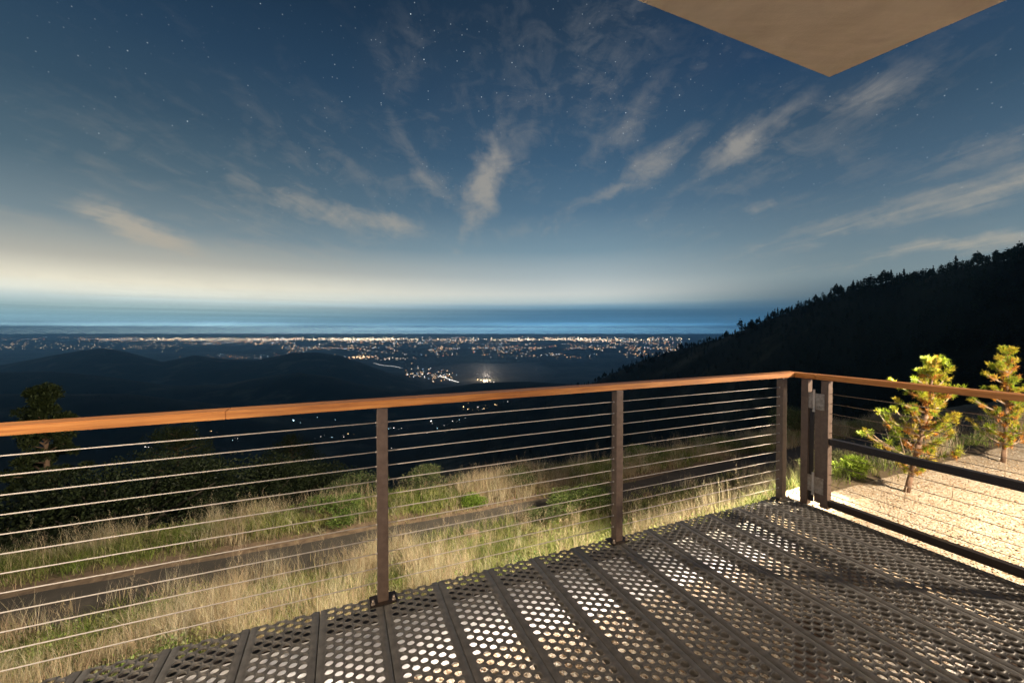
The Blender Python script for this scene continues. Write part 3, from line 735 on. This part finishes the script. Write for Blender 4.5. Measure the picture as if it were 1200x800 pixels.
# ------------------------------------------------------------------ young pines on the gravel
def young_pine(name, x, y, H, label, seed, spread=.55, lean=0.0):
    random.seed(seed)
    Z = F*(CH-GV)/(y-HY); X = (x-600)/F*Z
    root = empty(name, (X, Z, GV)); tag(root, label, 'pine tree', 'young pines on the gravel')
    tr = MB(); pts = []; rad = []
    for i in range(9):
        t = i/8; pts.append((lean*t+.03*math.sin(3*t+seed), .03*math.sin(2.3*t+seed*2)-.02*t, H*.97*t)); rad.append(.023*(1-t)**.8+.004)
    tr.path(pts, rad, 9); tr.build('trunk', BARK, root)
    br = MB(); tufts = []
    def trunk_at(z):
        t = z/(H*.97)*8; i = min(7, int(t)); f = t-i; return Vector(pts[i]).lerp(Vector(pts[i+1]), f)
    nwh = 10
    for wv in range(nwh):
        z = H*(.15+.81*wv/(nwh-1)); k = random.randint(4, 5); a0 = random.random()*6.3
        for j in range(k):
            an = a0+j*2*math.pi/k+random.gauss(0, .3)
            frac = (z/H); ln = H*spread*(1-frac)**.75*random.uniform(.45, 1.0)*(.75 if wv == 0 else 1)+.07
            p = trunk_at(z); d = Vector((math.cos(an), math.sin(an), random.uniform(.15, .5)))
            pp = [p]; n = 6
            for s in range(n):
                d = (d+Vector((random.gauss(0, .14), random.gauss(0, .14), .10))).normalized(); pp.append(pp[-1]+d*ln/n)
            br.path(pp, [.010*(1-s/(n+1))+.002 for s in range(n+1)], 5)
            tufts.append((pp[-1], d, 1.0))
            for s in range(1, n):
                if random.random() < .66:
                    tufts.append((pp[s], (d+Vector((random.gauss(0, .5), random.gauss(0, .5), .3))).normalized(), s/n))
                if random.random() < .5:
                    d2 = (d+Vector((random.gauss(0, .8), random.gauss(0, .8), .35))).normalized(); l2 = ln*random.uniform(.18, .42); e = pp[s]+d2*l2
                    br.tube(pp[s], e, .005, .002, 5); tufts.append((e, d2, s/n+.25))
    top = Vector(pts[-1]); tufts.append((top, Vector((0, 0, 1)), 1)); tufts.append((top-Vector((0, 0, .07)), Vector((.1, 0, 1)), 1))
    br.build('branches', TWIG, root)
    def needles(sel, name, cols):
        P = []; A = []; Ls = []; C = []
        for (p, d, o) in sel:
            n = random.randint(55, 85); c0 = np.array(random.choice(cols))
            for _ in range(n):
                back = random.uniform(0, .05); q = np.array(p-d*back)
                v = np.array(d)*random.uniform(.2, .9)+RNG.normal(0, .62, 3)+np.array((0, 0, .12)); v /= np.linalg.norm(v)
                P.append(q); A.append(v); Ls.append(random.uniform(.030, .058)); C.append(c0*random.uniform(.7, 1.25))
        P = np.array(P); A = np.array(A); Ls = np.array(Ls)[:, None]; n = len(P)
        sd = np.cross(A, RNG.normal(0, 1, (n, 3))); sd /= np.linalg.norm(sd, axis=1)[:, None]+1e-9
        w = .0021
        V = np.stack([P-sd*w, P+sd*w, P+A*Ls*.6+sd*w*.8, P+A*Ls, P+A*Ls*.6-sd*w*.8], 1).reshape(-1, 3)
        Fq = np.arange(5*n).reshape(n, 5)
        nmesh(name, V, Fq, NEEDLE, root, colors=np.repeat(np.clip(np.array(C), .01, .9), 5, 0))
    green = [t for t in tufts if t[2]+random.gauss(0, .22) > .52]; gs = set(id(t) for t in green)
    brown = [t for t in tufts if id(t) not in gs]
    needles(green, 'green_needles', [(.27, .35, .025), (.38, .40, .03), (.20, .27, .025), (.46, .38, .04)])
    needles(brown, 'orange_needles', [(.55, .24, .04), (.46, .19, .04), (.50, .32, .05), (.58, .28, .07)])
young_pine('young_pine', 1067, 577, 1.42, 'nearer young pine with yellow green tips and orange inner needles on the gravel', 5, .47, .20)
random.seed(21)
young_pine('young_pine', 1176, 543, 1.50, 'farther young pine with orange inner needles at the right edge of the photo', 33, .30, .04)
random.seed(99)
# small marker stakes
for (x, y, h, lb) in ((1063, 590, .16, 'thin wire stake in front of the nearer young pine'), (1119, 585, .17, 'thin leaning wire stake right of the nearer young pine'), (1181, 560, .35, 'thin wire stake near the right edge of the gravel')):
    Z = F*(CH-GV)/(y-HY); X = (x-600)/F*Z
    m = MB(); m.tube((0, 0, -.03), (.02, 0, h), .0035, n=6); m.tube((.02, 0, h), (.028, 0, h-.012), .006, .004, n=6)
    o = m.build('garden_stake', TWIG); o.location = (X, Z, GV); tag(o, lb, 'stake')
# rocks by the road
ICO = None
def rock(name, a, b, s, label, col=(.10, .075, .055)):
    bm = bmesh.new(); bmesh.ops.create_icosphere(bm, subdivisions=3, radius=1)
    for v in bm.verts:
        k = 1+.28*mnoise.noise(v.co*1.6+Vector((a, b, 0)))+.08*mnoise.noise(v.co*5); v.co = Vector((v.co.x*s*1.3*k, v.co.y*s*k, v.co.z*s*.62*k))
    q = MB(); q.merge(bm); o = q.build(name, SHOULDER); X, Y, _ = ab(a, b); o.location = (X, Y, ground(a, b)+s*.2); o.rotation_euler.z = a; tag(o, label, 'rock')
rock('roadside_rock', a_at(552, 8.2), 8.15, .17, 'brown rock at the near edge of the road below the round shrub')
rock('roadside_rock', a_at(760, 8.3), 8.3, .12, 'small dark rock at the near edge of the road right of the middle post')
rock('roadside_rock', a_at(600, 9.4), 9.5, .10, 'small rock on the far road shoulder right of the round shrub')

# ------------------------------------------------------------------ far terrain
def interp(x, xs, ys): return float(np.interp(x, xs, ys))
PX = lambda x: (x-600)/F
BZ = [8, 12, 30, 100, 300, 1000, 2500, 4500, 90000]; BH = [-7, -9, -16, -52, -140, -330, -520, -600, -600]
def hz(y, Z): return CH-(y-HY)/F*Z
RX = [150, 400, 560, 640, 690, 760, 850, 930, 1000, 1060, 1120, 1200, 1400, 2200]
RY = [640, 560, 480, 460, 452, 420, 397, 366, 347, 337, 326, 313, 285, 230]
RZX = [400, 640, 690, 760, 850, 930, 1000, 1100, 1200, 1400, 2200]; RZ = [1500, 1350, 1150, 980, 800, 660, 560, 450, 370, 300, 160]
RIDGES = [
    (16500, 1800, [-600, -100, 0, 40, 80, 110, 150, 230, 300, 420, 2000], [400, 401, 399.5, 397.5, 400, 397.5, 400.5, 401, 402, 404, 404]),
    (10500, 1100, [-600, 150, 400, 540, 600, 680, 760, 2000], [412, 412, 410, 409.6, 409.2, 409.6, 410, 410]),
    (4100, 900, [-700, -150, 0, 60, 95, 120, 145, 190, 228, 265, 300, 340, 370, 400, 430, 460, 500, 2000], [446, 438, 428, 417, 411, 408, 411, 424, 416, 421, 422, 413.5, 413, 417, 427, 440, 452, 460]),
    (2400, 560, [-700, -200, 0, 60, 120, 200, 260, 310, 350, 390, 440, 480, 560, 620, 690, 800, 2000], [470, 452, 436, 436, 441, 452, 450, 442, 437, 442, 455, 459, 449, 447, 452, 462, 470]),
    (1500, 420, [-700, -200, 0, 150, 250, 330, 420, 500, 600, 700, 2000], [500, 470, 462, 462, 474, 490, 500, 512, 505, 480, 480]),
]
def far(u, Z):
    x = u*F+600
    h = interp(math.log(Z), [math.log(v) for v in BZ], BH)
    X = u*Z
    n = mnoise.fractal(Vector((X/900, Z/900, 1.3)), 1.0, 2.0, 6)
    h0 = h
    if Z > 500: h += n*8*min(1, (Z-500)/2000)
    for (zc, wd, xs, ys) in RIDGES:
        d = (Z-zc)/wd
        if abs(d) < 3.2:
            top = hz(interp(x, xs, ys), zc)
            amp = top-interp(math.log(zc), [math.log(v) for v in BZ], BH)
            if amp > 0:
                rg = mnoise.ridged_multi_fractal(Vector((X/(wd*.9), Z/(wd*.9), zc)), 1.0, 2.0, 5, 1.0, 2.0)
                g = math.exp(-d*d)
                h = max(h, h0+amp*g*(1-.30*(1-g)*max(0, rg-.6)) + n*.03*amp)
    zc = interp(x, RZX, RZ); d = (Z-zc)/(zc*(.42 if Z < zc else .8))
    if x > 150 and abs(d) < 3:
        top = hz(interp(x, RX, RY), zc); bz = interp(math.log(zc), [math.log(v) for v in BZ], BH)
        if top > bz:
            g = math.exp(-d*d)
            h = max(h, h0+(top-bz)*g+mnoise.fractal(Vector((X/60, Z/60, 5)), 1.0, 2.0, 4)*zc*.008*g)
    return h
def far_mesh():
    us = np.concatenate([np.linspace(-4, -1.45, 22)[:-1], np.linspace(-1.45, 1.6, 420), np.linspace(1.6, 5, 24)[1:]])
    Zs = np.concatenate([np.geomspace(9, 1000, 90)[:-1], np.geomspace(1000, 9000, 130)[:-1], np.geomspace(9000, 20000, 60)[:-1], np.geomspace(20000, 40500, 12)])
    V = np.array([(u*Z, Z, far(u, Z)) for Z in Zs for u in us]); na, nb = len(us), len(Zs)
    k = (np.arange(na-1)[None, :] + (np.arange(nb-1)*na)[:, None]).ravel()
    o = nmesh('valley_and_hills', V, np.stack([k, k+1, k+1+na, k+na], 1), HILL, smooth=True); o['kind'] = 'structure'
far_mesh()

# ------------------------------------------------------------------ conifers
def conifer_mesh(name, H, R, tiers, per, seed, gap=.0, trunk=.10, round_top=False):
    """returns (trunk mesh obj, crown mesh obj) data: a trunk and drooping needle boughs"""
    rs = random.Random(seed); V = []; Fq = []; C = []
    for t in range(tiers):
        f = t/(tiers-1); z = H*(trunk+(1-trunk)*f*.97)
        rr = R*((1-f)**.8 if not round_top else math.sin(math.pi*(.18+.80*f))**.7)*rs.uniform(.75, 1.15)+.02*H*(1-f)
        if rs.random() < gap: continue
        for j in range(per):
            a = rs.random()*6.283; L = rr*rs.uniform(.55, 1.1); ca, sa = math.cos(a), math.sin(a)
            wdt = L*rs.uniform(.22, .38); dz = -L*rs.uniform(.05, .40) if not round_top else L*rs.uniform(-.1, .35)
            th = H*.022
            o = len(V)
            zz = z+rs.uniform(-.02, .02)*H
            V += [(0, 0, zz+th), (ca*L*.55-sa*wdt, sa*L*.55+ca*wdt, zz+dz*.5+rs.uniform(-th, th)), (ca*L, sa*L, zz+dz), (ca*L*.55+sa*wdt, sa*L*.55-ca*wdt, zz+dz*.5+rs.uniform(-th, th)), (ca*L*.5, sa*L*.5, zz+dz*.4+th*2), (ca*L*.45, sa*L*.45, zz+dz*.4-th*1.6)]
            Fq += [[o, o+1, o+4], [o+1, o+2, o+4], [o+2, o+3, o+4], [o+3, o, o+4], [o, o+5, o+1], [o+5, o+2, o+1], [o+2, o+5, o+3], [o+3, o+5, o]]
            C += [np.array((.010, .016, .007))*rs.uniform(.6, 1.6)]*6
    return np.array(V), np.array(Fq), np.array(C)
PROT = [conifer_mesh('c', 1, .20, 17, 8, 1), conifer_mesh('c', 1, .26, 13, 9, 2, .1), conifer_mesh('c', 1, .17, 15, 7, 3, .2), conifer_mesh('c', 1, .33, 11, 11, 4, .0, .2, True), conifer_mesh('c', 1, .28, 10, 7, 5, .3, .3, True)]
kinds = ['narrow', 'broad', 'thin', 'round', 'open']
proto_me = []
def unlink_hide(o): COL.objects.unlink(o)
for i, (v, f, c) in enumerate(PROT):
    cr = nmesh('crown', v, f, FARLEAF, colors=c); m = MB(); m.tube((0, 0, -.04), (0, 0, .95), .012, .003, 6); tk = m.build('trunk', BARK)
    proto_me.append((tk.data, cr.data)); COL.objects.unlink(cr); COL.objects.unlink(tk); bpy.data.objects.remove(cr); bpy.data.objects.remove(tk)
def ridge_tree(u, Z, h, k, label, group, sx=1.0, z=None):
    zz = far(u, Z)-.02*h if z is None else z
    r = empty('pine_tree', (u*Z, Z, zz), random.random()*6.28); r.scale = (h*sx, h*sx, h); tag(r, label, 'pine tree', group)
    for nm, me in (('trunk', proto_me[k][0]), ('crown', proto_me[k][1])):
        o = bpy.data.objects.new(nm, me); COL.objects.link(o); o.parent = r
def lab_ridge(u): return 'dark conifer standing on the skyline of the wooded mountain at right'
x = 668.0; cnt = 0
while x < 1230 and cnt < 235:
    Zc = interp(x, RZX, RZ)
    u = PX(x); clump = .5+.5*mnoise.noise(Vector((x*.021, 4.2, 0)))
    Zt = Zc*random.uniform(.86, 1.02)
    hh = random.uniform(6, 11)+16*clump**2*random.random()+ (6 if random.random() < .08 else 0)
    if Zc > 900: hh *= 1.15
    ridge_tree(u, Zt, hh, random.choice([0, 1, 1, 2, 3, 3, 4]), lab_ridge(u), 'skyline conifers on the wooded mountain', random.uniform(.9, 1.35))
    cnt += 1; x += random.uniform(1.2, 3.6)
# the wooded flank: one mass
def forest():
    Vs, Fs, Cs = [], [], []; off = 0; k = 0
    small = [conifer_mesh('s', 1, .25, 7, 6, 8+i, 0, .1, i % 2 == 1) for i in range(4)]
    while k < 4600:
        x = random.uniform(560, 1260); Zc = interp(x, RZX, RZ); u = PX(x)
        Z = Zc*random.uniform(.18, 1.04)**1.0
        if Z < 45: continue
        yy = HY+(CH-far(u, Z))/Z*F
        if x < 700 and yy < 452: continue
        h = random.uniform(5, 11)
        v, f, c = small[k % 4]; th = random.random()*6.28; ct, sn = math.cos(th), math.sin(th)
        p = np.stack([(v[:, 0]*ct-v[:, 1]*sn)*h, (v[:, 0]*sn+v[:, 1]*ct)*h, v[:, 2]*h], 1)+np.array((u*Z, Z, far(u, Z)-.3))
        Vs.append(p); Fs.append(f+off); Cs.append(c*random.uniform(.6, 1.4)); off += len(v); k += 1
    # scattered cover on the dark slopes at left
    while k < 6400:
        u = random.uniform(-1.4, .35); Z = random.uniform(60, 1900); h = random.uniform(4, 9)
        v, f, c = small[k % 4]
        p = v*h+np.array((u*Z, Z, far(u, Z)-.3)); Vs.append(p); Fs.append(f+off); Cs.append(c*random.uniform(.6, 1.4)); off += len(v); k += 1
    tag(nmesh('forest', np.concatenate(Vs), np.concatenate(Fs), FARLEAF, colors=np.concatenate(Cs)), 'dark wooded mountainside of conifers and oaks', 'forest', kind='stuff')
forest()
# trees below the verge at left
def near_pine(x, ytop, b, H, R, label, name='round_pine', n=16000):
    a = a_at(x, b); X, Y, _ = ab(a, b); zt = hz(ytop, Y); z0 = zt-H
    root = empty(name, (X, Y, z0)); tag(root, label, 'pine tree')
    m = MB(); m.path([(0, 0, 0), (.05, 0, H*.4), (0, .03, H*.75), (0, 0, H*.97)], [.11, .09, .05, .015], 9); m.build('trunk', BARK, root)
    cl = []
    for i in range(110):
        f = random.random(); z = H*(.42+.56*f); rr = R*(.30+1.35*(1-f)**.8); an = random.random()*6.28; q = random.uniform(.25, .95)*rr
        cl.append((q*math.cos(an), q*math.sin(an), z, R*random.uniform(.16, .3)))
    def fn():
        l = random.choice(cl); d = RNG.normal(0, 1, 3); d /= np.linalg.norm(d); r = l[3]*random.random()**.4
        return (l[0]+d[0]*r, l[1]+d[1]*r, l[2]+d[2]*r*.7), d+np.array((0, 0, .5))
    v, f, c = leaf_cloud(n*2, fn, .055, [(.035, .048, .014), (.05, .064, .02), (.025, .036, .012)], 3.0); nmesh('crown', v, f, LEAF, root, colors=c)
    bm_ = MB()
    for l in cl[::2]: bm_.tube((0, 0, l[2]-.25), (l[0], l[1], l[2]), .03, .008, 5)
    bm_.build('branches', BARK, root)
near_pine(50, 449, 16.5, 6.2, .72, 'round crowned pine rising behind the handrail at the far left')
near_pine(205, 500, 22, 6.0, 1.6, 'dark pine silhouette below the handrail right of the round crowned pine', n=9000)
near_pine(340, 512, 26, 7.0, 1.9, 'dark tree silhouette beneath the handrail left of the first post', n=9000)

# ------------------------------------------------------------------ lights of the towns
def city():
    octV = np.array([(1, 0, 0), (-1, 0, 0), (0, 1, 0), (0, -1, 0), (0, 0, 1), (0, 0, -1)], float)
    octF = np.array([(0, 2, 4), (2, 1, 4), (1, 3, 4), (3, 0, 4), (2, 0, 5), (1, 2, 5), (3, 1, 5), (0, 3, 5)])
    Vs, Fs, Cs = [], [], []; n = 0
    pal = [((1, .50, .18), 5), ((1, .66, .34), 5), ((1, .82, .58), 4), ((.9, .95, 1), 2), ((.55, .80, 1), 2), ((1, .28, .12), .5)]
    wts = [p[1] for p in pal]
    def add(u, Z, size, st, col=None, lift=6):
        nonlocal n
        h = far(u, Z)+lift*Z/10000+3
        r = size*Z/F
        c = np.array(col if col is not None else random.choices([p[0] for p in pal], wts)[0])*st*math.exp(HAZE_D*Z)*.9
        Vs.append(octV*r*np.array((1, 1, .75))+np.array((u*Z, Z, h+r))); Fs.append(octF+6*n); Cs.append(np.tile(c, (6, 1))); n += 1
    def zy(y): return F*600/(y-HY)
    # far coastal strip
    k = 0
    while k < 1900:
        x = random.uniform(-30, 800); y = random.triangular(394.5, 405, 399)
        d = mnoise.noise(Vector((x*.018, y*.28, 2)))+.5*mnoise.noise(Vector((x*.07, y*.5, 7)))
        if d < -.12 + (0.25 if x < 90 else 0): continue
        k += 1; add(PX(x), zy(y), random.uniform(.22, .5), random.uniform(.5, 2.6)*(1.5 if 180 < x < 470 or 600 < x < 740 else 1))
    for k in range(900):       # brightest ribbons
        x = random.choice([random.gauss(225, 55), random.gauss(350, 60), random.gauss(430, 28), random.gauss(670, 70)]); y = random.gauss(398.2, .8)
        add(PX(x), zy(max(395.5, y)), random.uniform(.35, .7), random.uniform(1.2, 4.5), (1, .78, .48))
    k = 0
    while k < 950:            # mid-distance suburbs
        x = random.uniform(330, 800); y = random.triangular(402, 422, 410)
        d = mnoise.noise(Vector((x*.03, y*.18, 12)))+.5*mnoise.noise(Vector((x*.1, y*.4, 3)))
        if d < .02: continue
        k += 1; add(PX(x), zy(y), random.uniform(.25, .55), random.uniform(.5, 2.6), lift=10)
    for k in range(150): add(PX(random.uniform(-10, 215)), zy(random.gauss(407, 2.2)), random.uniform(.3, .55), random.uniform(.5, 2.4), (1, .78, .5), lift=10)
    for k in range(60): add(PX(random.gauss(290, 30)), zy(random.gauss(419, 2)), random.uniform(.3, .5), random.uniform(.5, 2.2), lift=10)
    for k in range(45): add(PX(random.gauss(423, 9)), zy(random.gauss(419.5, .8)), random.uniform(.3, .6), random.uniform(2, 7), (1, .6, .3), lift=14)
    for k in range(30): add(PX(random.gauss(455, 12)), zy(random.gauss(421.5, .8)), random.uniform(.3, .5), random.uniform(1, 4), (1, .8, .6), lift=14)
    for k in range(34):       # a lit road
        f = k/33; add(PX(438+32*f), zy(426.5+6*f+math.sin(f*6)*.6), .36, 1.6, (.95, .95, .9), lift=14)
    for k in range(120):      # town in the valley
        f = random.random(); x = 478+52*f+random.gauss(0, 3); y = random.gauss(438+3*f, 3.8); add(PX(x), zy(y), random.uniform(.3, .6), random.uniform(.8, 5), lift=6)
    for k in range(26): f = k/25; add(PX(515+22*f), zy(441+8*f), .4, 4, (1, .95, .85))
    for k in range(12): add(PX(random.gauss(566, 3)), zy(random.gauss(446.6, .6)), .55, 12, (1, .62, .28))
    for k in range(8): add(PX(random.gauss(574, 4)), zy(random.gauss(448.6, .4)), .45, 5, (1, .85, .7))
    # near settlements seen beneath the handrail
    def near(x, y, s, st, c): 
        # walk outwards until the ground meets this sight line
        u = PX(x); Z = 400.0
        while Z < 7000 and hz(y, Z) > far(u, Z)+2: Z *= 1.02
        add(u, Z, s*.75, st, c, lift=0)
    W_, Y_, B_ = (1, .95, .9), (1, .68, .32), (.5, .85, 1)
    for x, y, s, st, c in [(543, 479, .8, 9, Y_), (548, 481, .7, 6, Y_), (560, 478, .6, 5, W_), (567, 481, .7, 6, Y_), (580, 475, .7, 8, Y_), (582, 478, .5, 4, Y_), (595, 473, .6, 3, W_),
                           (461, 503, .8, 6, W_), (455, 504, .6, 5, B_), (470, 503, .5, 4, W_), (505, 496, .9, 12, W_), (512, 503, .6, 4, B_), (520, 501, .5, 3, W_), (530, 495, .6, 5, W_), (538, 494, .5, 4, B_),
                           (545, 493, .5, 3, W_), (500, 509, .5, 4, W_), (529, 504, .5, 3, Y_), (407, 511, .7, 6, Y_), (402, 513, .6, 4, W_), (343, 494.5, 1.2, 8, B_), (371, 491, .5, 4, B_), (392, 493, .5, 3, B_), (375, 515, .5, 4, W_), (388, 515, .7, 3, B_),
                           (168, 528, .8, 6, W_), (172, 527, .6, 4, W_), (246, 507, .7, 5, Y_), (271, 517, .6, 3, B_), (277, 516, .5, 4, W_), (229, 505, .4, 2, W_), (458, 528, .6, 3, W_), (565, 483, .4, 3, W_), (440, 500, .4, 2, W_)]:
        near(x, y, s, st*.8, c)
        for _ in range(2): near(x+random.gauss(0, 7), y+random.gauss(0, 1.2), s*.5, st*.25, c)
    m, nt, b = mat_new('street_light_glow'); nt.nodes.remove(b)
    a = nt.nodes.new('ShaderNodeAttribute'); a.attribute_name = 'tint'; e = nt.nodes.new('ShaderNodeEmission'); e.inputs[1].default_value = 1
    nt.links.new(a.outputs['Color'], e.inputs[0]); nt.links.new(e.outputs[0], nt.nodes['Material Output'].inputs[0])
    m.cycles.emission_sampling = 'NONE'
    tag(nmesh('city_lights', np.concatenate(Vs), np.concatenate(Fs), m, colors=np.concatenate(Cs)), 'street and house lights scattered across the dark valley and along the coast', 'city lights', kind='stuff')
city()

# ------------------------------------------------------------------ haze
def haze():
    m = bpy.data.materials.new('haze'); m.use_nodes = True; nt = m.node_tree; nt.nodes.clear()
    out = nt.nodes.new('ShaderNodeOutputMaterial'); v = nt.nodes.new('ShaderNodeVolumePrincipled')
    v.inputs['Color'].default_value = (.34, .66, 1, 1); v.inputs['Density'].default_value = HAZE_D; v.inputs['Anisotropy'].default_value = .65
    nt.links.new(v.outputs[0], out.inputs['Volume'])
    q = MB(); q.box(-175000, 210000, -12000, HAZE_Y, -760, 130); o = q.build('haze', m); o['kind'] = 'stuff'
    o['label'] = 'thin blue night haze over the valley'; o['category'] = 'haze'
haze()

def mist():
    u = PX(570); Z = 4700.0; h = far(u, Z)
    m = bpy.data.materials.new('ground_mist'); m.use_nodes = True; nt = m.node_tree; nt.nodes.clear()
    out = nt.nodes.new('ShaderNodeOutputMaterial'); v = nt.nodes.new('ShaderNodeVolumePrincipled'); v.inputs['Color'].default_value = (.9, .92, 1, 1); v.inputs['Density'].default_value = 1.8e-4
    nt.links.new(v.outputs[0], out.inputs['Volume'])
    bm = bmesh.new(); bmesh.ops.create_icosphere(bm, subdivisions=4, radius=1)
    for q in bm.verts: k = 1+.25*mnoise.noise(q.co*1.8); q.co = Vector((q.co.x*900*k, q.co.y*700*k, q.co.z*130*k))
    w_ = MB(); w_.merge(bm); o = w_.build('ground_mist', m); o.location = (u*Z, Z, h+60); tag(o, 'faint mist glowing over a floodlit site in the valley', 'mist', kind='stuff')
    l = bpy.data.lights.new('site_floodlight', 'POINT'); l.energy = 2.8e6; l.color = (1, .72, .5); l.shadow_soft_size = 20
    o = bpy.data.objects.new('site_floodlight', l); COL.objects.link(o); o.location = (u*Z, Z-60, h+55)
mist()

# ------------------------------------------------------------------ lamps of the house outside the frame, plus unseen added fills
def spot(name, loc, target, power, col, size=.15, ang=120, blend=.6):
    l = bpy.data.lights.new(name, 'SPOT'); l.energy = power; l.color = col; l.shadow_soft_size = size; l.spot_size = math.radians(ang); l.spot_blend = blend
    o = bpy.data.objects.new(name, l); COL.objects.link(o); o.location = loc
    o.rotation_euler = (Vector(target)-Vector(loc)).to_track_quat('-Z', 'Y').to_euler(); return o
WARM = (1, .82, .60)
spot('yard_floodlight', (5.6, 1.6, 2.1), (4.6, 5.0, -.4), 2050, WARM, .08, 150, .8)
spot('porch_lamp', (-.4, -1.2, 2.35), (-.6, 4.5, 0), 330, (1, .76, .5), .12, 160, .7)
fl = ab(6.6, 1.7, 2.6)
spot('slope_floodlight', fl, ab(.6, 7.6, -2.6), 10500, (1, .87, .62), .12, 66, .7)
spot('left_slope_fill', (-3.4, -1.0, 3.0), (-4.5, 7.5, -3), 1150, (1, .84, .62), .12, 110, .8)  # added fill that brightens the left slope, not a known lamp
def plight(name, loc, power, col, size=.05):
    l = bpy.data.lights.new(name, 'POINT'); l.energy = power; l.color = col; l.shadow_soft_size = size
    o = bpy.data.objects.new(name, l); COL.objects.link(o); o.location = loc
for k, b_ in [(k, b_) for k in range(4) for b_ in (-.3, .9, 2.03)]:  # unseen strips added to brighten the ground below the plank holes
    l = bpy.data.lights.new('under_deck_fill', 'AREA'); l.shape = 'RECTANGLE'; l.size = 1.4; l.size_y = .03; l.energy = 5 if b_ < 1.5 else 7.2; l.color = (1, .90, .80)
    o = bpy.data.objects.new('under_deck_fill', l); COL.objects.link(o); x, y, z = ab(-2.3+1.65*k, b_, -.07); o.location = (x, y, z); o.rotation_euler.z = ANG
moon = bpy.data.lights.new('moon', 'SUN'); moon.energy = .02; moon.angle = math.radians(.5); moon.color = (.7, .82, 1)
mo = bpy.data.objects.new('moon', moon); COL.objects.link(mo); mo.rotation_euler = (math.radians(55), 0, math.radians(-60))

C = S.cycles
C.max_bounces = 5; C.diffuse_bounces = 3; C.glossy_bounces = 2; C.transmission_bounces = 2; C.transparent_max_bounces = 6; C.volume_bounces = 0
C.sample_clamp_indirect = 3; C.caustics_reflective = False; C.caustics_refractive = False
C.use_denoising = True
try: C.denoiser = 'OPENIMAGEDENOISE'
except Exception: pass
